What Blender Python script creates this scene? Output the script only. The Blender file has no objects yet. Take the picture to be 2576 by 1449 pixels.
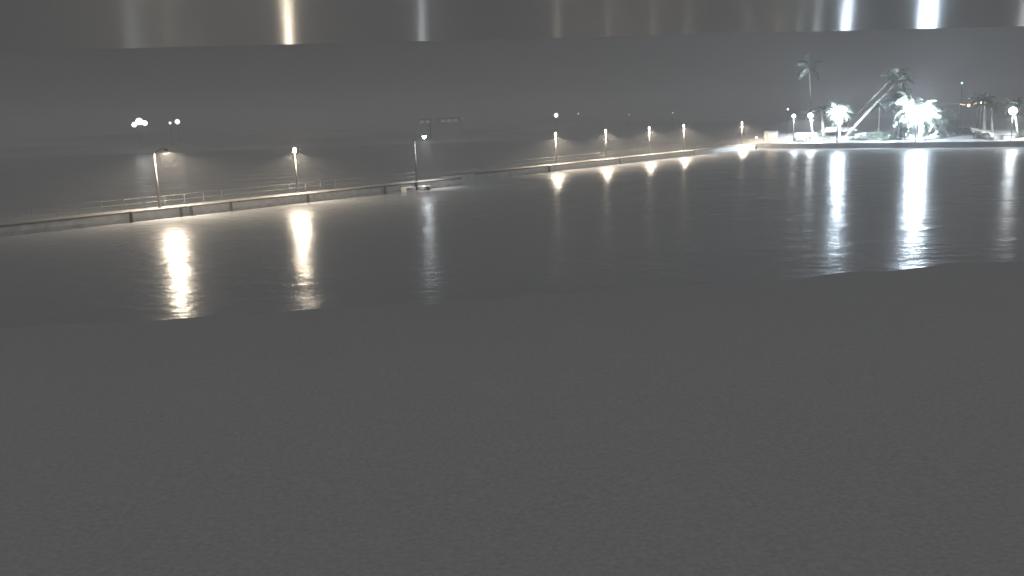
import bpy, bmesh, math, random
from mathutils import Vector, Matrix
R = math.radians
rnd = random.Random(7)
scene = bpy.context.scene
COL = scene.collection

# ------------------------------------------------------------------ camera
CAMZ = 9.0
FPX, PITCH, ROLL = 2300.0, math.atan(434 / 2300.0), 0.035   # focal length in pixels of a 2576 wide frame
cam_d = bpy.data.cameras.new('camera')
cam = bpy.data.objects.new('camera', cam_d)
COL.objects.link(cam)
fw = Vector((0, math.cos(PITCH), -math.sin(PITCH)))
up0 = Vector((0, math.sin(PITCH), math.cos(PITCH)))
rt0 = Vector((1, 0, 0))
CUP = up0 * math.cos(ROLL) + rt0 * math.sin(ROLL)
CRT = rt0 * math.cos(ROLL) - up0 * math.sin(ROLL)
m = Matrix((CRT, CUP, -fw)).transposed().to_4x4()
m.translation = (0, 0, CAMZ)
cam.matrix_world = m
cam_d.sensor_width = 36.0
cam_d.lens = 36.0 * FPX / 2576.0
cam_d.clip_start = 0.05
cam_d.clip_end = 5000
scene.camera = cam

# ------------------------------------------------------------------ night sky: flat cloud lit by the town
SKY = 0.064
W = bpy.data.worlds.new('World'); scene.world = W
W.use_nodes = True
nt = W.node_tree; nt.nodes.clear()
wo = nt.nodes.new('ShaderNodeOutputWorld'); bg = nt.nodes.new('ShaderNodeBackground')
tc = nt.nodes.new('ShaderNodeTexCoord'); nz = nt.nodes.new('ShaderNodeTexNoise')
nz.inputs['Scale'].default_value = 2.5; nz.inputs['Detail'].default_value = 4
cr = nt.nodes.new('ShaderNodeValToRGB')
cr.color_ramp.elements[0].color = (SKY * .95, SKY * .95, SKY * .965, 1)
cr.color_ramp.elements[1].color = (SKY * 1.05, SKY * 1.05, SKY * 1.06, 1)
nt.links.new(tc.outputs['Generated'], nz.inputs['Vector'])
nt.links.new(nz.outputs['Fac'], cr.inputs['Fac'])
nt.links.new(cr.outputs['Color'], bg.inputs['Color'])
bg.inputs['Strength'].default_value = 1.0
nt.links.new(bg.outputs['Background'], wo.inputs['Surface'])

# weak broad fill light added from above to lift sand and water
sd = bpy.data.lights.new('sky_fill', 'SUN'); sd.energy = 0.55; sd.angle = R(20); sd.color = (.985, .99, 1)
sky_fill = bpy.data.objects.new('sky_fill', sd); COL.objects.link(sky_fill)
sky_fill.rotation_euler = (R(25), R(10), 0); sky_fill.location = (0, 0, 60)

vs = scene.view_settings
vs.view_transform = 'Standard'; vs.look = 'None'; vs.exposure = 0; vs.gamma = 1; vs.use_curve_mapping = False
cy = scene.cycles
cy.max_bounces = 7; cy.diffuse_bounces = 2; cy.glossy_bounces = 3; cy.transmission_bounces = 2
cy.volume_bounces = 3; cy.sample_clamp_indirect = 3.0; cy.sample_clamp_direct = 0
cy.use_denoising = True
cy.caustics_reflective = False; cy.caustics_refractive = False

# ------------------------------------------------------------------ helpers
def ray(u, v):
    return (fw * FPX + CRT * (u - 1288) - CUP * (v - 724.5)).normalized()
def gp(u, v, z=0.0):                     # point on the level z seen at u, v
    d = ray(u, v); t = (z - CAMZ) / d.z
    return Vector((d.x * t, d.y * t, z))
def dp(u, v, y):                         # point at depth y
    d = ray(u, v); t = y / d.y
    return Vector((d.x * t, y, CAMZ + d.z * t))

def mat(name, col, rough=.7, noise=0.0, nscale=3.0, bump=0.0, spec=.5, metal=0.0):
    mt = bpy.data.materials.new(name); mt.use_nodes = True
    n = mt.node_tree; b = n.nodes['Principled BSDF']
    b.inputs['Base Color'].default_value = (*col, 1)
    b.inputs['Roughness'].default_value = rough
    b.inputs['Specular IOR Level'].default_value = spec
    b.inputs['Metallic'].default_value = metal
    if noise or bump:
        t = n.nodes.new('ShaderNodeTexCoord'); x = n.nodes.new('ShaderNodeTexNoise')
        x.inputs['Scale'].default_value = nscale; x.inputs['Detail'].default_value = 6
        n.links.new(t.outputs['Object'], x.inputs['Vector'])
        if noise:
            r = n.nodes.new('ShaderNodeValToRGB')
            r.color_ramp.elements[0].position = .3; r.color_ramp.elements[1].position = .7
            r.color_ramp.elements[0].color = (*[c * (1 - noise) for c in col], 1)
            r.color_ramp.elements[1].color = (*[c * (1 + noise) for c in col], 1)
            n.links.new(x.outputs['Fac'], r.inputs['Fac']); n.links.new(r.outputs['Color'], b.inputs['Base Color'])
        if bump:
            bp = n.nodes.new('ShaderNodeBump'); bp.inputs['Strength'].default_value = bump; bp.inputs['Distance'].default_value = .05
            n.links.new(x.outputs['Fac'], bp.inputs['Height']); n.links.new(bp.outputs['Normal'], b.inputs['Normal'])
    return mt
def emit(name, col, strength):
    mt = bpy.data.materials.new(name); mt.use_nodes = True
    n = mt.node_tree; n.nodes.clear()
    o = n.nodes.new('ShaderNodeOutputMaterial'); e = n.nodes.new('ShaderNodeEmission')
    e.inputs['Color'].default_value = (*col, 1); e.inputs['Strength'].default_value = strength
    n.links.new(e.outputs['Emission'], o.inputs['Surface'])
    return mt

def link(o, parent=None):
    COL.objects.link(o)
    if parent: o.parent = parent
    return o
def obj(name, bm, mt, parent=None, smooth=False):
    me = bpy.data.meshes.new(name); bmesh.ops.recalc_face_normals(bm, faces=bm.faces[:])
    bm.to_mesh(me); bm.free()
    if smooth:
        for p in me.polygons: p.use_smooth = True
    me.materials.append(mt)
    return link(bpy.data.objects.new(name, me), parent)
def inst(name, me, parent=None):
    return link(bpy.data.objects.new(name, me), parent)
def tag(o, label=None, cat=None, group=None, kind=None):
    if label: o['label'] = label
    if cat: o['category'] = cat
    if group: o['group'] = group
    if kind: o['kind'] = kind
    return o
def thing(name, loc, label, cat, group=None, rz=0.0):
    o = bpy.data.objects.new(name, None); o.location = loc; o.rotation_euler = (0, 0, rz)
    o.empty_display_size = .3
    return tag(link(o), label, cat, group)

def box(bm, c, s, rot=None):
    mx = Matrix.Translation(c) @ (rot.to_4x4() if rot else Matrix()) @ Matrix.Diagonal((*s, 1))
    bmesh.ops.create_cube(bm, size=1, matrix=mx)
def tube(bm, pts, radii, n=10, cap=True):
    rings = []
    for i, p in enumerate(pts):
        p = Vector(p)
        a = Vector(pts[max(i - 1, 0)]); b = Vector(pts[min(i + 1, len(pts) - 1)])
        t = (b - a).normalized()
        s = t.cross(Vector((0, 0, 1)) if abs(t.z) < .95 else Vector((1, 0, 0))).normalized(); q = s.cross(t)
        r = radii[i] if hasattr(radii, '__len__') else radii
        rings.append([bm.verts.new(p + (s * math.cos(k * 2 * math.pi / n) + q * math.sin(k * 2 * math.pi / n)) * r) for k in range(n)])
    for a, b in zip(rings, rings[1:]):
        for k in range(n): bm.faces.new((a[k], a[(k + 1) % n], b[(k + 1) % n], b[k]))
    if cap:
        bm.faces.new(rings[0][::-1]); bm.faces.new(rings[-1])
def lathe(bm, prof, c=(0, 0, 0), n=14):
    c = Vector(c); rings = []
    for r, z in prof:
        rings.append([bm.verts.new(c + Vector((r * math.cos(k * 2 * math.pi / n), r * math.sin(k * 2 * math.pi / n), z))) for k in range(n)])
    for a, b in zip(rings, rings[1:]):
        for k in range(n): bm.faces.new((a[k], a[(k + 1) % n], b[(k + 1) % n], b[k]))
    bm.faces.new(rings[0][::-1]); bm.faces.new(rings[-1])
def ball(bm, c, r, s=(1, 1, 1)):
    bmesh.ops.create_icosphere(bm, subdivisions=2, radius=1, matrix=Matrix.Translation(c) @ Matrix.Diagonal((r * s[0], r * s[1], r * s[2], 1)))
def prism(bm, pts, z0, z1):
    lo = [bm.verts.new((p[0], p[1], z0)) for p in pts]; hi = [bm.verts.new((p[0], p[1], z1)) for p in pts]
    n = len(pts)
    bm.faces.new(lo[::-1]); bm.faces.new(hi)
    for k in range(n): bm.faces.new((lo[k], lo[(k + 1) % n], hi[(k + 1) % n], hi[k]))

# ------------------------------------------------------------------ materials
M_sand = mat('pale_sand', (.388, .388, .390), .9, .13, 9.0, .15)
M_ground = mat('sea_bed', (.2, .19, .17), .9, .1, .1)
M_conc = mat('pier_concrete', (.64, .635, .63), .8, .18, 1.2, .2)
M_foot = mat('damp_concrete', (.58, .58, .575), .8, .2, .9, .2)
M_coping = mat('pale_coping', (.20, .197, .19), .75, .12, 2.0, .15)
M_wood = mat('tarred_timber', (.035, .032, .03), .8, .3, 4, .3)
M_metal = mat('galvanised_steel', (.34, .34, .34), .45, .1, 5, 0, .5, .4)
M_dark = mat('dark_painted_steel', (.05, .05, .052), .45)
M_white = mat('white_render', (.78, .78, .76), .7, .05, 2, .1)
M_stone = mat('sea_wall_stone', (.16, .155, .15), .9, .3, .8, .5)
M_trunk = mat('palm_bark', (.42, .40, .37), .85, .25, 2.5, .6)
M_frond = mat('palm_leaf', (.12, .135, .105), .4, .3, 1.0)
M_leaf = mat('shrub_leaf', (.07, .10, .05), .55, .35, 1.0)
M_land = mat('far_land', (.40, .40, .395), .95, .3, .02)
M_far = mat('far_render', (.62, .62, .62), .8)
M_roof = mat('dark_roof_sheet', (.09, .09, .09), .8)

# the sand is damp and darker along the water line (height above the water, in world space)
n = M_sand.node_tree; b = n.nodes['Principled BSDF']
g = n.nodes.new('ShaderNodeNewGeometry'); sx = n.nodes.new('ShaderNodeSeparateXYZ'); mr = n.nodes.new('ShaderNodeMapRange')
mr.inputs['From Min'].default_value = 0.0; mr.inputs['From Max'].default_value = .9; mr.inputs['To Min'].default_value = .91; mr.inputs['To Max'].default_value = 1.0
mr.interpolation_type = 'SMOOTHSTEP'
mx = n.nodes.new('ShaderNodeVectorMath'); mx.operation = 'SCALE'
src = b.inputs['Base Color'].links[0].from_socket
n.links.new(g.outputs['Position'], sx.inputs[0]); n.links.new(sx.outputs['Z'], mr.inputs['Value'])
n.links.new(src, mx.inputs[0]); n.links.new(mr.outputs['Result'], mx.inputs['Scale']); n.links.new(mx.outputs[0], b.inputs['Base Color'])

# water
M_water = bpy.data.materials.new('harbour_water'); M_water.use_nodes = True
n = M_water.node_tree; b = n.nodes['Principled BSDF']
b.inputs['Base Color'].default_value = (.305, .31, .316, 1)
b.inputs['Specular IOR Level'].default_value = 1.0
b.inputs['Roughness'].default_value = .23
b.inputs['IOR'].default_value = 1.8
g = n.nodes.new('ShaderNodeNewGeometry'); mp = n.nodes.new('ShaderNodeMapping')
mp.inputs['Scale'].default_value = (.55, .8, 1)
n1 = n.nodes.new('ShaderNodeTexNoise'); n1.inputs['Scale'].default_value = 1.0; n1.inputs['Detail'].default_value = 3
n2 = n.nodes.new('ShaderNodeTexNoise'); n2.inputs['Scale'].default_value = .12; n2.inputs['Detail'].default_value = 2
ad = n.nodes.new('ShaderNodeMath'); ad.operation = 'MULTIPLY_ADD'; ad.inputs[1].default_value = 2.5
bp = n.nodes.new('ShaderNodeBump'); bp.inputs['Strength'].default_value = 1.0; bp.inputs['Distance'].default_value = .065
n.links.new(g.outputs['Position'], mp.inputs['Vector'])
for q in (n1, n2): n.links.new(mp.outputs['Vector'], q.inputs['Vector'])
n.links.new(n2.outputs['Fac'], ad.inputs[0]); n.links.new(n1.outputs['Fac'], ad.inputs[2])
n.links.new(ad.outputs[0], bp.inputs['Height']); n.links.new(bp.outputs['Normal'], b.inputs['Normal'])

# ------------------------------------------------------------------ setting: ground, water, beach, far land
bm = bmesh.new(); box(bm, (0, 900, -1.3), (3000, 2300, .2)); tag(obj('ground', bm, M_ground), kind='structure')
bm = bmesh.new(); vs4 = [bm.verts.new(p) for p in ((-1450, -200, 0), (1450, -200, 0), (1450, 2000, 0), (-1450, 2000, 0))]; bm.faces.new(vs4)
tag(obj('water', bm, M_water), kind='structure')

shore = [(-900, 850), (-200, 812), (440, 776), (780, 750), (1080, 737), (1400, 712), (1750, 690), (2110, 664), (2300, 643), (2540, 632), (2900, 612), (3600, 580)]
sp = [gp(u, v, 0.0) for u, v in shore]
bm = bmesh.new(); rows = []
NR = 26
for j in range(NR + 1):
    f = j / NR; row = []
    for i, p in enumerate(sp):
        for k in range(4 if i < len(sp) - 1 else 1):
            q = p.lerp(sp[i + 1], k / 4) if k else p
            y = q.y + .8 - f * (q.y + 30)
            z = -.25 + 2.9 * f ** .8 + .05 * math.sin(q.x * .9 + y * .35) * min(f * 4, 1) + rnd.uniform(-.03, .03) * min(f * 4, 1)
            wob = .35 * math.sin(q.x * .8) + .2 * math.sin(q.x * 2.1) if j < 2 else 0
            row.append(bm.verts.new((q.x * (1 + f * .25), y + wob, z)))
    rows.append(row)
for a, c in zip(rows, rows[1:]):
    for k in range(len(a) - 1): bm.faces.new((a[k], a[k + 1], c[k + 1], c[k]))
tag(obj('beach', bm, M_sand, smooth=True), kind='structure')

bm = bmesh.new()                                            # low land across the water
prev = None
for i in range(61):
    x = -420 + i * 16; y0 = 335
    h = 3.2 + 1.2 * math.sin(i * .7) + rnd.uniform(-.4, .4)
    cur = [bm.verts.new((x, y0, -.5)), bm.verts.new((x, y0 + 8, 1.2)), bm.verts.new((x, y0 + 60, h)), bm.verts.new((x, y0 + 400, h + 2)), bm.verts.new((x, y0 + 420, -.5))]
    if prev:
        for k in range(4): bm.faces.new((prev[k], prev[k + 1], cur[k + 1], cur[k]))
    prev = cur
tag(obj('far_shore', bm, M_land), kind='structure')

# lit shore on the right: ground behind a sea wall
GZ = 1.3
def gz(back): return 1.0 + .17 * min(max(back, 0), 11)
edge = [gp(u, v, 0) for u, v in ((1900, 374), (2000, 374), (2150, 373), (2300, 372), (2450, 371), (2620, 369), (2900, 366))]
edge[0] = edge[0] + Vector((0, 2, 0))
bm = bmesh.new(); p = edge[0]
prev = [bm.verts.new(q) for q in ((p.x - 3, p.y + 3, -.6), (p.x - 3.5, p.y + 4, -.6), (p.x - 6, p.y + 14, -.6), (p.x - 12, p.y + 36, -.6), (p.x - 40, p.y + 150, -.6))]
for i, p in enumerate(edge):
    cur = [bm.verts.new((p.x, p.y + .6, -.6)), bm.verts.new((p.x, p.y + .6, gz(.6))), bm.verts.new((p.x + 1, p.y + 11, gz(11))), bm.verts.new((p.x + 4, p.y + 30, gz(11) + .4)), bm.verts.new((p.x + 20, p.y + 140, gz(11) + 1))]
    if prev:
        for k in range(4): bm.faces.new((prev[k], prev[k + 1], cur[k + 1], cur[k]))
    prev = cur
tag(obj('shore_ground', bm, M_sand), kind='structure')
bm = bmesh.new()
lo = [(p.x, p.y) for p in edge]; hi = [(p.x, p.y + .5) for p in edge[::-1]]
prism(bm, lo + hi, -1, GZ - .3)
sw = obj('sea_wall', bm, M_stone); tag(sw, 'low dark sea wall along the floodlit shore', 'wall')
def GY(u, back=4.0):                                         # depth of the shore at u, some metres behind the edge
    for a, c, (ua, ub) in zip(edge, edge[1:], ((1900, 2000), (2000, 2150), (2150, 2300), (2300, 2450), (2450, 2620), (2620, 2900))):
        if u <= ub: return a.y + (c.y - a.y) * (u - ua) / (ub - ua) + back
    return edge[-1].y + back
def foot(u, back=4.0, z=None):                                 # a spot on that shore below image column u
    y = GY(u, back); d = dp(u, 345, y)
    return Vector((d.x, y, gz(back) - .05 if z is None else z))

# ------------------------------------------------------------------ the pier
PZ = 1.0
def pier(name, a, c, width, label):
    d = (c - a); d.z = 0; L = d.length; d.normalize(); nb = Vector((-d.y, d.x, 0))
    if nb.y < 0: nb = -nb
    t = thing(name, (a.x, a.y, 0), label, 'pier', rz=math.atan2(d.y, d.x))
    bm = bmesh.new(); box(bm, (L / 2, width / 2, (.34 + PZ - .14) / 2), (L, width, PZ - .14 - .34)); obj('wall', bm, M_conc, t)
    bm = bmesh.new(); box(bm, (L / 2, width / 2, -.335), (L - .01, width - .06, 1.34)); obj('wall_foot', bm, M_foot, t)
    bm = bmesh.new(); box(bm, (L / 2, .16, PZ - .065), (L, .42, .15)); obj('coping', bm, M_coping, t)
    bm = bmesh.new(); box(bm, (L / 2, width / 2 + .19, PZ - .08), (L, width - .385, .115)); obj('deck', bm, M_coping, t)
    return t, d, nb, L
A0, A1 = gp(-160, 584, PZ), gp(1160, 447, PZ)
B0, B1 = gp(1150, 441, PZ), gp(1900, 362, PZ)
pa, da, na, LA = pier('pier', A0, A1, 3.0, 'near stretch of the concrete pier, left half of the walkway')
pb, db, nbk, LB = pier('pier', B0, B1, 3.0, 'far stretch of the concrete pier leading to the lit shore')
bm = bmesh.new()
q1 = A1 + na * 3.0 - da * 3.2; q2 = A1 + na * 3.0
prism(bm, [(q1.x, q1.y + .01), (q2.x, q2.y + .01), (B0.x + db.x * 4, B0.y + db.y * 4), (B0.x + .01, B0.y + .01)], -1, PZ - .03)
tag(obj('pier_link', bm, M_conc), 'dark unlit piece joining the two stretches of pier', 'pier')

def on_line(a, d, u):                                        # where image column u meets the line a + d*s
    r = ray(u, 440); s = (a.x * r.y - a.y * r.x) / (d.y * r.x - d.x * r.y)
    return a + d * s

M_rail = mat('railing_paint', (.2, .2, .2), .7)
M_pole = mat('lamp_post_paint', (.10, .10, .10), .6)
def railing(a, d, nb, L, width, label, s0=0.0):
    base = a + nb * (width - .25)
    t = thing('railing', (base.x, base.y, PZ), label, 'railing', rz=math.atan2(d.y, d.x))
    bm = bmesh.new(); tube(bm, [(s0, 0, 0), (s0, 0, 1.02)], .026, 6); p0 = obj('post', bm, M_rail, t)
    k = 1
    while s0 + k * 2.2 < L:
        q = inst('post', p0.data, t); q.location = (k * 2.2, 0, 0); k += 1
    e = s0 + (k - 1) * 2.2
    for h in (.55, 1.045):
        bm = bmesh.new(); tube(bm, [(s0, 0, h), (e, 0, h)], .018, 6); obj('rail', bm, M_rail, t)
railing(A0, da, na, LA - 4, 3.0, 'steel railing along the back of the near pier stretch')
railing(B0, db, nbk, LB, 3.0, 'steel railing along the back of the far pier stretch', 6.0)

# mooring piles in front of the wall
pile_me = None
PILES = [(A0, da, na, [(313, 'mooring pile left of the unlit-headed lamp mast on the pier'), (441, 'thin mooring pile just right of the leftmost mast'), (467, 'second mooring pile right of the leftmost mast'),
                       (568, 'mooring pile midway between the leftmost mast and the first lantern'), (765, 'mooring pile right beside the brightest pier lantern'), (960, 'mooring pile left of the pale landing blocks'),
                       (1040, 'mooring pile standing between the two pale landing blocks')]),
         (B0, db, nbk, [(1377, 'mooring pile left of the first lantern of the far stretch'), (1553, 'mooring pile right of the second lantern of the far stretch'), (1740, 'mooring pile right of the fourth lantern of the far stretch')])]
for a, d, nb, lst in PILES:
    for u, lab in lst:
        p = on_line(a, d, u) - nb * .42
        t = thing('mooring_pile', (p.x, p.y, 0), lab, 'pile', 'mooring piles along the pier')
        if pile_me is None:
            bm = bmesh.new(); tube(bm, [(0, 0, -1), (0, 0, 1.0)], [.17, .15], 10); o1 = obj('pile', bm, M_wood, t)
            bm = bmesh.new(); lathe(bm, [(.16, 1.002), (.17, 1.04), (.03, 1.1)], n=10); o2 = obj('cap', bm, M_dark, t)
            pile_me = (o1.data, o2.data)
        else:
            inst('pile', pile_me[0], t); inst('cap', pile_me[1], t)

# ------------------------------------------------------------------ lamps of the pier
WARM = (1, .84, .64); COOL = (.90, .96, 1.0); BLUE = (.70, .85, 1.0)
def downlight(t, loc, energy, col, cutoff=82.0, blend=.35):     # cut-off lamp that only shines downward
    ld = bpy.data.lights.new('lamp', 'SPOT'); ld.energy = energy; ld.color = col; ld.shadow_soft_size = .08
    ld.spot_size = R(2 * cutoff); ld.spot_blend = blend
    o = link(bpy.data.objects.new('lamp', ld), t); o.location = loc
    return o

def lantern(a, d, nb, u, v, strength, label, energy, cutoff, back=1.6, R_=.17, offs=(0,)):
    p = on_line(a + nb * back, d, u)
    top = dp(u, v, p.y).z
    t = thing('lamp_post', (p.x, p.y, PZ - .02), label, 'lamp', 'lantern posts along the pier')
    H = top - PZ + .02
    bm = bmesh.new(); tube(bm, [(0, 0, .3), (0, 0, H - .42)], [.065, .045], 10); obj('pole', bm, M_pole, t, True)
    bm = bmesh.new(); lathe(bm, [(.16, 0), (.16, .12), (.09, .2), (.075, .3)]); obj('base', bm, M_dark, t)
    bm = bmesh.new(); lathe(bm, [(.05, H - .42), (.11, H - .36), (.12, H - .31)]); obj('collar', bm, M_dark, t)
    bm = bmesh.new(); ball(bm, (0, 0, H), R_, (1, 1, 1.75)); g_ = obj('globe', bm, emit('lantern_glow', WARM, strength), t, True)
    if len(offs) > 1:
        bm = bmesh.new(); box(bm, (.2, -.10, H - .28), (1.3, .05, .05)); obj('crossarm', bm, M_dark, t)
        for q in offs:
            bm = bmesh.new(); lathe(bm, [(.10, H - .32), (.09, H - .25), (.04, H - .2)], (.2 + q, -.22, 0), 10); obj('hood', bm, M_dark, t)
    for q in offs: downlight(t, (.2 + q, -.22, H - .34), energy / len(offs), WARM, cutoff)
    downlight(t, (.2, -.35, H - .4), 1500, WARM, 46, 1.0)
    bm = bmesh.new(); lathe(bm, [(.07, H + .30), (.05, H + .34), (.02, H + .40)]); obj('finial', bm, M_dark, t)
    return p
def arm_mast(a, d, nb, u, v, uh, vh, strength, col, label, hooded, energy, cutoff, back=1.6):
    p = on_line(a + nb * back, d, u)
    top = dp(u, v, p.y).z - PZ + .02; hd = dp(uh, vh, p.y); ax = hd.x - p.x; hz = hd.z - PZ + .02
    t = thing('lamp_mast', (p.x, p.y, PZ - .02), label, 'lamp', 'arm masts on the pier')
    bm = bmesh.new(); tube(bm, [(0, 0, .03), (0, 0, top)], [.13, .085], 12); obj('pole', bm, M_pole, t, True)
    bm = bmesh.new(); box(bm, (0, 0, .015), (.5, .5, .05)); obj('base_plate', bm, M_dark, t)
    bm = bmesh.new(); tube(bm, [(0, 0, top - .05), (.25 * ax, 0, top + .12), (.7 * ax, 0, hz + .24), (ax, 0, hz + .2)], .04, 8); obj('arm', bm, M_pole, t, True)
    bm = bmesh.new(); lathe(bm, [(.20, hz + .02), (.19, hz + .14), (.08, hz + .22)], (ax, 0, 0)); obj('hood', bm, M_dark, t)
    bm = bmesh.new(); ball(bm, (ax, 0, hz + (.06 if hooded else -.10)), .15 if hooded else .25, (1, 1, .12 if hooded else 1.0)); obj('lens', bm, emit('mast_glow', col, strength), t, True)
    downlight(t, (ax, 0, hz - (.03 if hooded else .40)), energy, col, cutoff)
    downlight(t, (ax, -.05, hz - (.06 if hooded else .42)), 4500, (1, .93, .82), 46, 1.0)
    return p, t

pw1, m1 = arm_mast(A0, da, na, 393, 384, 418, 380, 30, WARM, 'leftmost tall lamp mast on the pier, its lamp hidden under a hood', True, 9500, 88)
lantern(A0, da, na, 746, 378, 380, 'brightest warm lantern post of the near pier stretch, left of the tall mast', 8500, 85.5, offs=(-.5, .5))
pw3, m3 = arm_mast(A0, da, na, 1047, 352, 1067, 342, 60, COOL, 'tall mast above the landing blocks with a white lamp on a short arm', False, 1000, 82)
NB = [(1400, 338, 'warm lantern post leftmost on the far pier stretch'), (1525, 330, 'warm lantern post second from the left on the far pier stretch'),
      (1634, 323, 'warm lantern post third and middle on the far pier stretch'), (1720, 317, 'warm lantern post fourth on the far pier stretch, beside a long lit wall'),
      (1865, 310, 'small warm lantern post nearest the lit booth at the pier end')]
for (u, v, lab) in NB: lantern(B0, db, nbk, u, v, 12, lab, 9500, 83.8, R_=.2)
# landing blocks below the tall mast
p = on_line(A0, da, 1017) - na * .6
t = thing('landing_block', (p.x, p.y, 0), 'long low pale landing block below the pier edge, left of the pile', 'landing', 'landing blocks below the tall mast', math.atan2(da.y, da.x))
bm = bmesh.new(); box(bm, (0, 0, .1), (1.7, 1.1, .9)); bmesh.ops.bevel(bm, geom=bm.edges[:], offset=.06, segments=2, affect='EDGES'); obj('block', bm, M_white, t)
bm = bmesh.new(); box(bm, (-.3, -.5, .35), (.8, .14, .1)); obj('rubbing_strip', bm, M_dark, t)
p = on_line(A0, da, 1056) - na * .7
t = thing('landing_block', (p.x, p.y, 0), 'square pale landing block below the tall mast, right of the pile', 'landing', 'landing blocks below the tall mast', math.atan2(da.y, da.x))
bm = bmesh.new(); box(bm, (0, 0, .05), (1.3, 1.3, .9)); bmesh.ops.bevel(bm, geom=bm.edges[:], offset=.06, segments=2, affect='EDGES'); obj('block', bm, M_white, t)
bm = bmesh.new(); box(bm, (0, -.72, .2), (.5, .1, .5)); obj('fender', bm, M_dark, t)

# ------------------------------------------------------------------ palms
def frond_mesh():
    bm = bmesh.new(); L = 1.0; N = 20; pts = []
    for i in range(N + 1):
        f = i / N
        pts.append(Vector((f * (1 - .22 * f), 0, .34 * f - .62 * f * f)))
    tube(bm, pts[::2], [.014 * (1 - .8 * k / (len(pts[::2]) - 1)) for k in range(len(pts[::2]))], 4, False)
    for i in range(2, N + 1):
        for sgn in (-1, 1):
            f = i / N; l = .30 * math.sin(math.pi * min(f * .85 + .18, 1)) ** .7 + .04; w = .027
            b0 = pts[i]; dr = Vector((.55, sgn * 1.0, -.25 - rnd.uniform(0, .45))).normalized()
            m_ = b0 + dr * l * .5 + Vector((0, 0, .03)); e_ = b0 + dr * l + Vector((0, 0, -.05 * l / .3))
            ph = rnd.uniform(-1.25, 1.25); ww = Vector((w * math.cos(ph), 0, w * math.sin(ph)))
            v = [bm.verts.new(x) for x in (b0 - ww, b0 + ww, m_ + ww, m_ - ww, e_)]
            bm.faces.new((v[0], v[1], v[2], v[3])); bm.faces.new((v[3], v[2], v[4]))
    me = bpy.data.meshes.new('frond'); bm.to_mesh(me); bm.free(); me.materials.append(M_frond)
    return me
FRONDS = [frond_mesh() for _ in range(3)]
def palm(base, top, label, fl=3.6, nf=18, r=.24, bend=.0, span=(-38, 100), skip=0):
    t = thing('palm_tree', base, label, 'palm tree', 'palms on the lit shore')
    v = top - base; pts = []; rad = []
    for i in range(11):
        f = i / 10
        off = Vector((v.x * (f ** (1 + bend)), v.y * f, v.z * f))
        pts.append(off); rad.append(r * (1.35 - .35 * min(f * 5, 1)) * (1 - .4 * f) * (1 + (.05 if i % 2 else -.03)))
    bm = bmesh.new(); tube(bm, pts, rad, 10); obj('trunk', bm, M_trunk, t, True)
    for k in range(nf):
        if skip and math.cos(k * 2.399 + math.pi / 2) > math.cos(skip): continue        # bare on the side of the lamps
        q = inst('frond', FRONDS[k % 3], t); q.location = v
        az = k * 2.399 + rnd.uniform(-.25, .25); el = R(span[0] + span[1] * (k / max(nf - 1, 1)) + rnd.uniform(-10, 10))
        q.rotation_euler = (rnd.uniform(-.3, .3), -el, az); s = fl * rnd.uniform(.8, 1.12); q.scale = (s, s, s)
    return t
def P(ub, back, ut, vt, label, **k):
    b_ = foot(ub, back); y = b_.y + k.pop('dy', 0.0)
    return palm(b_, dp(ut, vt, y), label, **k)
P(2128, 6, 2262, 202, 'strongly leaning palm, its trunk rising right toward the big floodlight', fl=4.2, nf=14, r=.30, bend=.1)
P(2112, 8, 2246, 196, 'second leaning palm close behind the lit leaning one', fl=3.6, nf=7, r=.2, bend=.1)
P(2264, 5, 2262, 258, 'palm standing just left of the biggest floodlight, white lit trunk', fl=3.6, nf=12, r=.42)
P(2316, 4.6, 2309, 284, 'palm right behind the biggest floodlight with fronds fanning all round it', fl=6.2, nf=46, r=.30, span=(-60, 125), skip=1.0)
P(2253, 7, 2250, 250, 'straight palm behind the white lit trunk by the biggest floodlight', fl=3.6, nf=10, r=.36)
P(2211, 12, 2213, 268, 'slim palm with a dim trunk left of the biggest floodlight', fl=2.6, nf=9, r=.24)
P(2350, 5, 2372, 305, 'low palm with drooping fronds right of the biggest floodlight', fl=4.6, nf=16, r=.25)
P(2074, 6, 2066, 278, 'short palm with a white lit trunk between the two left lamps', fl=1.9, nf=14, r=.34)
P(2114, 3.6, 2110, 284, 'palm behind the second largest white lamp', fl=3.6, nf=38, r=.22, span=(-60, 125), skip=1.0)
P(2044, 16, 2036, 168, 'tall dim palm above the left white lamps, one frond catching light', fl=4.2, nf=8, r=.13)
P(2456, 9, 2462, 252, 'thin dim palm trunk, leftmost of the four slim trunks by the terrace', fl=2.4, nf=7, r=.12)
P(2464, 8, 2470, 262, 'second slim palm trunk from the left by the white terrace', fl=2.4, nf=7, r=.20)
P(2474, 7, 2480, 252, 'thickest and brightest of the slim palm trunks by the white terrace', fl=2.6, nf=8, r=.36)
P(2496, 7, 2495, 268, 'rightmost slim palm trunk by the white terrace', fl=2.2, nf=7, r=.22)
P(2562, 3, 2550, 262, 'palm over the rightmost lamp, its upper fronds lit', fl=2.6, nf=14, r=.2)

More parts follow.
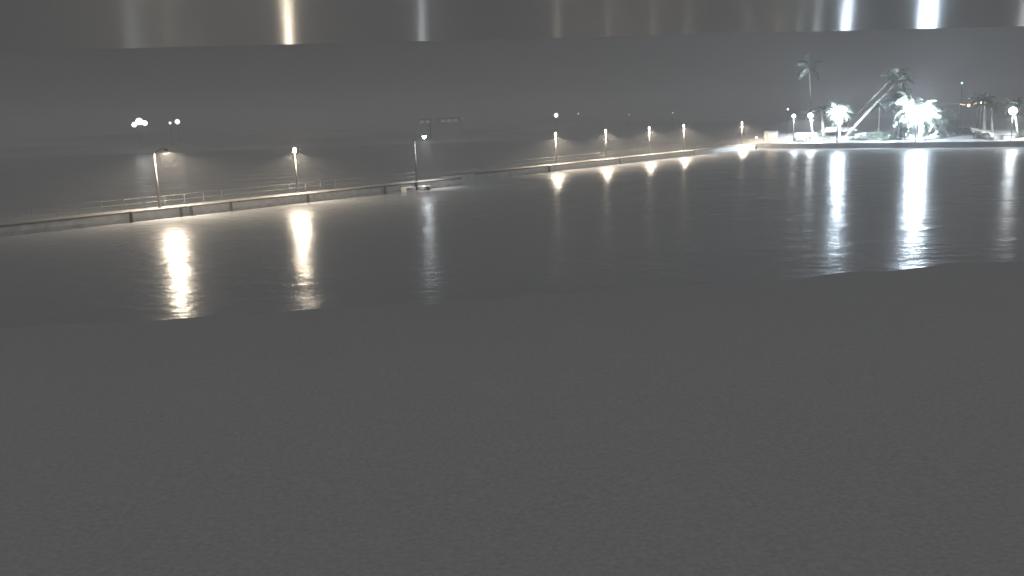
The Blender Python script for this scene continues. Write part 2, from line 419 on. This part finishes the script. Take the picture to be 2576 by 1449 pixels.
# ------------------------------------------------------------------ lamps of the lit shore
def bank(u, v, back, rings, pitch, rad, strength, label, rear, col=BLUE):
    y = GY(u, back); c = dp(u, v, y); f = Vector((c.x, y, gz(back) - .1)); H = c.z - f.z
    t = thing('floodlight_mast', f, label, 'floodlight', 'floodlight masts on the shore')
    bm = bmesh.new(); tube(bm, [(0, .35, 0), (0, .35, H + rings * pitch)], [.16, .10], 10); obj('pole', bm, M_metal, t, True)
    bm = bmesh.new()
    for r_ in range(-rings, rings + 1): box(bm, (0, .3, H + r_ * pitch * .87), ((2 * rings + 1 - abs(r_)) * pitch, .07, .07))
    obj('crossbar', bm, M_dark, t)
    ld = bpy.data.lights.new('rear_fill', 'SPOT'); ld.energy = rear; ld.color = col; ld.shadow_soft_size = .3; ld.spot_size = R(172); ld.spot_blend = .2
    rl = link(bpy.data.objects.new('rear_fill', ld), t); rl.location = (0, .75, H); rl.rotation_euler = (R(90), 0, 0)   # added fill, shines landward to brighten the palm fronds
    em = emit('floodlight_glow', col, strength); me = None; he = None
    for r_ in range(-rings, rings + 1):
        n_ = 2 * rings + 1 - abs(r_)
        for k in range(n_):
            x = (k - (n_ - 1) / 2) * pitch; z = H + r_ * pitch * .87
            if me is None:
                bm = bmesh.new(); lathe(bm, [(rad * .75, rad * .72), (rad * .5, rad * .95), (.05, rad * 1.15)], n=12); h_ = obj('housing', bm, M_dark, t); he = h_.data
                bm = bmesh.new(); ball(bm, (0, 0, 0), rad); l_ = obj('lamp_lens', bm, em, t, True); me = l_.data
            else:
                h_ = inst('housing', he, t); l_ = inst('lamp_lens', me, t)
            yy = -.25 - .12 * ((k * 7 + r_ * 5) % 3)
            h_.location = (x, yy, z); l_.location = (x, yy, z)
bank(2308, 285, .8, 2, .62, .33, 330, 'biggest and brightest bank of floodlights on the shore', 80000)
bank(2109, 284, .8, 1, .68, .34, 230, 'second largest white floodlight cluster, left of the leaning palm', 22000)
def post_lamp(u, v, back, rad, strength, label, col=COOL, r=.07, energy=0, cutoff=83):
    y = GY(u, back); c = dp(u, v, y); f = Vector((c.x, y, gz(back) - .1)); H = c.z - f.z
    t = thing('globe_lamp', f, label, 'lamp', 'globe lamps on the shore')
    bm = bmesh.new(); tube(bm, [(0, 0, .03), (0, 0, H - rad * .9)], [r * 1.2, r], 8); obj('pole', bm, M_dark, t, True)
    bm = bmesh.new(); lathe(bm, [(.2, 0), (.2, .1), (.1, .2)]); obj('base', bm, M_dark, t)
    bm = bmesh.new(); ball(bm, (0, 0, H), rad); obj('globe', bm, emit('globe_glow', col, strength), t, True)
    if energy: downlight(t, (.22, -.3, H - rad - .1), energy, col, cutoff)
post_lamp(1997, 292, 2, .42, 14, 'small white globe lamp, leftmost of the white shore lamps', energy=4500)
P(2046, 4, 2040, 289, 'small palm close behind the medium white globe lamp', fl=1.8, nf=20, r=.1, span=(-50, 120))
post_lamp(2039, 291, 2, .55, 28, 'medium white globe lamp above the white garden wall', energy=7000)
post_lamp(2548, 279, .9, .7, 45, 'rightmost white globe lamp under a lit palm', energy=5000, cutoff=85)
post_lamp(1982, 275, 8, .16, 14, 'tiny warm lamp up high, left of the white shore lamps', WARM, .04)
post_lamp(1903, 347, 5, .22, 14, 'low warm lamp just left of the lit booth', WARM, .05)
post_lamp(2468, 258, 6, .14, 14, 'tiny orange lamp at the top of the slim palm trunks', (1, .55, .3), .04)
post_lamp(2420, 209, 24, .22, 3, 'dim greenish lamp high above the string lights', (.5, 1, .8), .05)

def uplight(u, back, ut, vt, yt, energy, half, label, col=BLUE):  # spots added to brighten trunks and crowns, with unseen fittings
    f = foot(u, back); t = thing('added_uplight', f, label, 'uplight', 'added uplights at the feet of the palms')
    d = dp(ut, vt, GY(u, yt)) - f; q = d.to_track_quat('Z', 'Y').to_matrix()
    bm = bmesh.new(); lathe(bm, [(.10, 0), (.13, .05), (.15, .24), (.13, .25)], n=12); bmesh.ops.transform(bm, matrix=q.to_4x4(), verts=bm.verts); obj('housing', bm, M_dark, t)
    bm = bmesh.new(); box(bm, (0, 0, .02), (.3, .3, .06)); obj('base_plate', bm, M_dark, t)
    ld = bpy.data.lights.new('lamp', 'SPOT'); ld.energy = energy; ld.color = col; ld.shadow_soft_size = .1; ld.spot_size = R(2 * half); ld.spot_blend = .7
    o = link(bpy.data.objects.new('lamp', ld), t); o.rotation_euler = d.to_track_quat('-Z', 'Y').to_euler(); o.location = d.normalized() * .3
uplight(2120, 3.5, 2248, 215, 6, 100000, 17, 'added uplight at the foot of the strongly leaning palms')
uplight(2290, 3.0, 2256, 192, 12, 110000, 17, 'added uplight on the ground below the biggest floodlight')
uplight(2350, 5.0, 2375, 300, 9, 9000, 32, 'added uplight at the foot of the drooping palm')
uplight(2104, 2.0, 2112, 268, 4.5, 9000, 26, 'added uplight in front of the second largest floodlight mast')
uplight(2476, 3.0, 2482, 275, 7.5, 5000, 26, 'added uplight at the foot of the slim palm trunks')
uplight(2540, 3.0, 2554, 250, 6, 14000, 24, 'added uplight below the rightmost lit palm')
uplight(2030, 14, 2016, 178, 16, 60000, 12, 'added uplight at the foot of the tall dim palm')
# booth at the pier end
y = GY(1943, 4); c = dp(1943, 348, y)
t = thing('booth', (c.x, y, PZ), 'small booth with a warm lit front at the shore end of the pier', 'booth')
bm = bmesh.new(); box(bm, (0, 1.0, 1.3), (2.6, 2.0, 2.6)); obj('wall', bm, M_conc, t)
bm = bmesh.new(); box(bm, (0, .9, 2.68), (3.0, 2.6, .14)); obj('roof', bm, M_roof, t)
zc = c.z - PZ
M_lit = bpy.data.materials.new('lit_blind'); M_lit.use_nodes = True
n = M_lit.node_tree; n.nodes.clear(); o_ = n.nodes.new('ShaderNodeOutputMaterial'); e_ = n.nodes.new('ShaderNodeEmission')
t_ = n.nodes.new('ShaderNodeTexCoord'); x_ = n.nodes.new('ShaderNodeTexNoise'); x_.inputs['Scale'].default_value = 3
r_ = n.nodes.new('ShaderNodeValToRGB'); r_.color_ramp.elements[0].color = (.7, .45, .25, 1); r_.color_ramp.elements[1].color = (1, .82, .6, 1)
n.links.new(t_.outputs['Object'], x_.inputs['Vector']); n.links.new(x_.outputs['Fac'], r_.inputs['Fac']); n.links.new(r_.outputs['Color'], e_.inputs['Color'])
e_.inputs['Strength'].default_value = 3.2; n.links.new(e_.outputs['Emission'], o_.inputs['Surface'])
w_ = thing('tmp', (0, 0, 0), None, None); bpy.data.objects.remove(w_)
bm = bmesh.new(); box(bm, (0, -.03, zc), (2.3, .06, 2.3)); wf = obj('window_frame', bm, M_dark, t)
bm = bmesh.new(); box(bm, (0, -.075, zc), (2.1, .03, 2.1)); obj('pane', bm, M_lit, wf)
bm = bmesh.new(); box(bm, (.25, -.1, zc), (.08, .025, 2.1)); obj('mullion', bm, M_dark, wf)

# white garden wall
y = GY(2026, 5); a_ = dp(1999, 336, y); c_ = dp(2053, 336, y)
t = thing('garden_wall', ((a_.x + c_.x) / 2, y, GZ - .1), 'white garden wall lit from above, half hidden by dark shrubs', 'wall')
Wd = c_.x - a_.x; Hh = a_.z - GZ + .1
bm = bmesh.new(); box(bm, (0, 0, Hh / 2), (Wd, .3, Hh)); obj('wall_face', bm, M_white, t)
bm = bmesh.new(); box(bm, (0, 0, Hh + .06), (Wd + .15, .45, .12)); obj('coping', bm, M_white, t)
# kiosk
y = GY(2112, 8); a_ = dp(2070, 326, y); c_ = dp(2150, 326, y); zr = a_.z - GZ
t = thing('kiosk', ((a_.x + c_.x) / 2, y, GZ - .1), 'white kiosk with a wide low roof below the second largest floodlights', 'kiosk')
bm = bmesh.new(); wr = (c_.x - a_.x) / 2
lo = [bm.verts.new((sx * wr, sy * 2.2, zr - .35)) for sx, sy in ((-1, -1), (1, -1), (1, 1), (-1, 1))]; hi = [bm.verts.new((sx * wr * .72, sy * .8, zr + .55)) for sx, sy in ((-1, -1), (1, -1), (1, 1), (-1, 1))]
bm.faces.new(lo[::-1]); bm.faces.new(hi)
for k in range(4): bm.faces.new((lo[k], lo[(k + 1) % 4], hi[(k + 1) % 4], hi[k]))
obj('roof', bm, M_white, t)
bm = bmesh.new(); box(bm, (.3, -.2, (zr - .36) / 2), (2.4, 2.2, zr - .37)); obj('body', bm, M_white, t)
bm = bmesh.new(); box(bm, (.3, -1.33, 1.0), (.9, .06, 1.9)); obj('door', bm, M_conc, t)
# white terrace on the right and its block
y = GY(2495, 5); a_ = dp(2462, 322, y); c_ = dp(2536, 334, y)
t = thing('terrace', ((a_.x + c_.x) / 2, y, GZ - .1), 'white sloping terrace slab at the foot of the slim palm trunks', 'terrace')
x0, x1 = a_.x - (a_.x + c_.x) / 2, c_.x - (a_.x + c_.x) / 2; z0, z1 = a_.z - GZ + .1, c_.z - GZ + .1
bm = bmesh.new()
lo = [(x0, -3.0, z0 - 2.0), (x1, -3.0, z1 - 1.7), (x1, 3.5, z1 - .4), (x0, 3.5, z0 - .4)]
hi = [(x0, -3.0, z0 - 1.6), (x1, -3.0, z1 - 1.3), (x1, 3.5, z1 + .15), (x0, 3.5, z0 + .15)]
L_ = [bm.verts.new(q) for q in lo]; H_ = [bm.verts.new(q) for q in hi]
bm.faces.new(L_[::-1]); bm.faces.new(H_)
for k in range(4): bm.faces.new((L_[k], L_[(k + 1) % 4], H_[(k + 1) % 4], H_[k]))
obj('slab', bm, M_white, t)
bm = bmesh.new()
for xx in (x0 + .6, 0, x1 - .6): box(bm, (xx, .5, (z1 - .8) / 2), (.4, 3, z1 - .8))
obj('footing', bm, M_stone, t)
y = GY(2526, 2); a_ = dp(2503, 340, y); c_ = dp(2551, 358, y)
t = thing('block_wall', ((a_.x + c_.x) / 2, y, GZ - .4), 'short white block wall at the water edge in front of the terrace', 'wall')
bm = bmesh.new(); box(bm, (0, 0, (a_.z - GZ + .4) / 2), (c_.x - a_.x, .8, a_.z - GZ + .4)); obj('wall_face', bm, M_white, t)
bm = bmesh.new(); box(bm, (0, 0, a_.z - GZ + .46), (c_.x - a_.x + .2, 1.0, .12)); obj('coping', bm, M_conc, t)
# string of bulbs
y = GY(2436, 12); a_ = dp(2412, 261, y); c_ = dp(2460, 258, y)
t = thing('string_lights', (a_.x, y, a_.z), 'short string of small orange bulbs between two thin posts', 'string lights')
v = c_ - a_; bm = bmesh.new()
pts = [Vector((v.x * f / 10, 0, v.z * f / 10 - .35 * math.sin(math.pi * f / 10))) for f in range(11)]
tube(bm, pts, .02, 4); obj('wire', bm, M_dark, t)
e_or = emit('orange_bulb', (1, .62, .38), 7)
bm = bmesh.new(); ball(bm, (0, 0, 0), .09); b0 = obj('bulb', bm, e_or, t); b0.location = pts[1]
for k in (2, 3, 5, 7, 8, 9): q = inst('bulb', b0.data, t); q.location = pts[k]
bm = bmesh.new(); ball(bm, pts[5] + Vector((.1, 0, -.1)), .30); obj('lantern', bm, emit('orange_lantern', (1, .6, .4), 6), t)
for xx in (0, v.x):
    bm = bmesh.new(); tube(bm, [(xx, .1, .1), (xx, .1, GZ - a_.z)], .05, 6); obj('post', bm, M_dark, t)

# shrubs along the lit shore
def bush_mesh(seed):
    r2 = random.Random(seed); bm = bmesh.new()
    for _ in range(420):
        a = r2.uniform(0, 2 * math.pi); h = r2.random() ** .8; rr = (1 - .55 * h * h) * math.sqrt(r2.uniform(.15, 1)) * (1 + .25 * math.sin(a * 3 + seed))
        c = Vector((rr * math.cos(a), rr * .8 * math.sin(a), h * 1.0 + .06)); s = r2.uniform(.05, .13)
        e = Matrix.Rotation(r2.uniform(0, 6.28), 3, 'Z') @ Matrix.Rotation(r2.uniform(-1.2, 1.2), 3, 'X')
        vv = [bm.verts.new(c + e @ Vector(q)) for q in ((-s, 0, 0), (0, -s * .5, 0), (s, 0, .02), (0, s * .5, 0))]
        bm.faces.new(vv)
    me = bpy.data.meshes.new('foliage'); bm.to_mesh(me); bm.free(); me.materials.append(M_leaf)
    return me
BM = [bush_mesh(s) for s in (1, 2, 3)]
bm = bmesh.new(); tube(bm, [(0, 0, 0), (.05, 0, .3), (.02, .02, .6)], [.06, .05, .02], 6); so = obj('stem', bm, M_wood); stem_me = so.data; bpy.data.objects.remove(so)
BU = [(2006, 2, .9, 'dark shrub in front of the left end of the white garden wall'), (2022, 2, 1.0, 'dark shrub before the middle of the white garden wall'), (2036, 2, .8, 'low dark shrub before the right half of the white garden wall'),
      (2066, 3, 1.0, 'grey lit shrub left of the white kiosk'), (2085, 3, .8, 'low shrub against the left side of the white kiosk'), (2140, 3, 1.0, 'lit shrub right of the white kiosk body'),
      (2165, 2.5, .9, 'small shrub left of the dim gap between kiosk and floodlit palms'), (2186, 3, 1.1, 'shrub at the left edge of the floodlit ground'), (2208, 2.5, 1.3, 'bright shrub at the foot of the slim dim palm'),
      (2236, 2, 1.0, 'white lit shrub left of the biggest floodlight mast'), (2290, 2, 1.0, 'white lit shrub below the biggest floodlight'), (2330, 2, 1.2, 'shrub right of the biggest floodlight mast'),
      (2368, 3, 1.2, 'dim shrub under the drooping palm'), (2405, 5, 1.4, 'grey shrub between the drooping palm and the string lights'), (2432, 6, 1.2, 'grey shrub below the string of orange bulbs'),
      (2458, 3, 1.1, 'shrub at the left foot of the white terrace'), (2480, 2, 1.0, 'shrub below the middle of the white terrace'), (2566, 3, 1.0, 'dim shrub right of the white block wall')]
for i, (u, bk, s, lab) in enumerate(BU):
    f = foot(u, bk)
    t = thing('shrub', f, lab, 'shrub', 'shrubs along the lit shore'); t.scale = (s * 1.25, s, s * 1.25)
    q = inst('foliage', BM[i % 3], t); q.rotation_euler = (0, 0, i * 1.1); inst('stem', stem_me, t)

# ------------------------------------------------------------------ lights across the water
def far_lamp(u, v, y, rad, strength, col, label, n=1):
    c = dp(u, v, y); t = thing('far_lamp_post', (c.x, y, 1.0), label, 'lamp', 'far lamps across the water'); H = c.z - 1.0
    bm = bmesh.new(); tube(bm, [(0, .2, 0), (0, .2, H)], .07, 6); obj('pole', bm, M_metal, t)
    em = emit('far_glow', col, strength)
    for k in range(n):
        bm = bmesh.new(); x = (k - (n - 1) / 2) * rad * 1.5; ball(bm, (x, -.1, H + (.5 * rad if k % 2 else -.35 * rad * (k == 0))), rad * (1 if k == n // 2 or n == 1 else .75)); obj('lamp_globe', bm, em, t, True)
    if n > 1:
        bm = bmesh.new(); box(bm, (0, .2, H), (n * rad * 1.5, .12, .12)); obj('crossbar', bm, M_dark, t)
far_lamp(351, 310, 345, 1.3, 6, (.92, 1, .97), 'bright white far lamp cluster at the left across the water', 3)
far_lamp(428, 308, 350, .5, 4, (1, .8, .7), 'small pinkish far lamp left of the round one', 1)
far_lamp(446, 304, 350, .95, 4.5, (1, .82, .74), 'round pinkish far lamp right of the white cluster', 1)
far_lamp(1160, 297, 350, .4, 4, (1, .95, .7), 'tiny yellowish far lamp above the tall mast', 1)
far_lamp(1399, 288, 350, .8, 6, (1, .9, .8), 'bright warm far lamp above the first lantern of the far stretch', 1)
far_lamp(1455, 285, 350, .3, 1.2, (1, .95, .9), 'faint far lamp right of the bright warm far lamp', 1)
far_lamp(1582, 288, 350, .3, .9, (1, .95, .9), 'faint far lamp midway along the far shore', 1)
far_lamp(1692, 283, 350, .3, 1.1, (1, .95, .9), 'faint far lamp near the right end of the far shore', 1)
for (u, v, wpx, lab) in ((1130, 300, 60, 'long low far building with a dim lit front above the tall mast'), (1068, 303, 22, 'small dim far building left of the tiny yellow lamp')):
    y = 346; c = dp(u, v, y); wd = wpx / FPX * y
    t = thing('far_building', (c.x, y, 1.0), lab, 'building', 'far buildings across the water'); H = c.z - 1 + .6
    bm = bmesh.new(); box(bm, (0, 4, H / 2), (wd, 8, H)); obj('wall', bm, M_far, t)
    bm = bmesh.new(); box(bm, (0, 4, H + .15), (wd + .6, 8.6, .3)); obj('roof', bm, M_white, t)
    nwin = max(2, int(wd / 2.4)); wm = None
    for k in range(nwin):
        if wm is None:
            bm = bmesh.new(); box(bm, (0, -.04, H - 1.1), (1.6, .06, 1.0)); w0 = obj('window', bm, emit('dim_window', (1, .95, .85), .22), t); wm = w0.data
        else: w0 = inst('window', wm, t)
        w0.location = ((k - (nwin - 1) / 2) * 2.3, 0, 0)

# ------------------------------------------------------------------ glossy camera hood panel, added to mirror the lamps
ANG = math.atan(529 / FPX)
ax_t = (fw * math.cos(ANG) + CUP * math.sin(ANG)); ax_n = ax_t.cross(CRT) * -1
if ax_n.z < 0: ax_n = -ax_n
GAP = .12; O = Vector((0, 0, CAMZ)) + ax_n * GAP
def hood_pt(x, t_, h): return O + CRT * x + ax_t * t_ + ax_n * h
def t_edge(x): return 4.5 - .595 * (x + 2.52)
M_hood = mat('gloss_hood_paint', (.86, .862, .865), .21, 0, 1, 0, 1.0)
root = thing('camera_hood', (0, -1.2, CAMZ + .3), 'glossy underside of the camera hood, added to mirror the lamps along the top of the view', 'camera hood')
inv = Matrix.Translation(root.location).inverted()
bm = bmesh.new()
c8 = [hood_pt(x, t_, h) for h in (0, .04) for x, t_ in ((-4.5, -1.2), (2.4, -1.2), (2.4, t_edge(2.4)), (-4.5, t_edge(-4.5)))]
vv = [bm.verts.new(inv @ q) for q in c8]
for f in ((0, 1, 2, 3), (7, 6, 5, 4), (0, 4, 5, 1), (1, 5, 6, 2), (2, 6, 7, 3), (3, 7, 4, 0)): bm.faces.new([vv[k] for k in f])
obj('hood_underside', bm, M_hood, root)
bm = bmesh.new()
c8 = [hood_pt(x, t_edge(x) + dt, h) for h in (.002, .16) for x, dt in ((-4.5, .004), (2.4, .004), (2.4, .034), (-4.5, .034))]
vv = [bm.verts.new(inv @ q) for q in c8]
for f in ((0, 1, 2, 3), (7, 6, 5, 4), (0, 4, 5, 1), (1, 5, 6, 2), (2, 6, 7, 3), (3, 7, 4, 0)): bm.faces.new([vv[k] for k in f])
obj('hood_lip', bm, M_hood, root)

# ------------------------------------------------------------------ damp night air
bm = bmesh.new(); box(bm, (0, 900, 12.5), (3200, 2500, 30)); hz = obj('haze', bm, bpy.data.materials.new('haze')); tag(hz, kind='stuff')
hm = hz.data.materials[0]; hm.use_nodes = True; n = hm.node_tree; n.nodes.clear()
o_ = n.nodes.new('ShaderNodeOutputMaterial'); v_ = n.nodes.new('ShaderNodeVolumePrincipled')
v_.inputs['Color'].default_value = (.98, .98, .98, 1); v_.inputs['Density'].default_value = .0025; v_.inputs['Anisotropy'].default_value = .3
n.links.new(v_.outputs['Volume'], o_.inputs['Volume'])
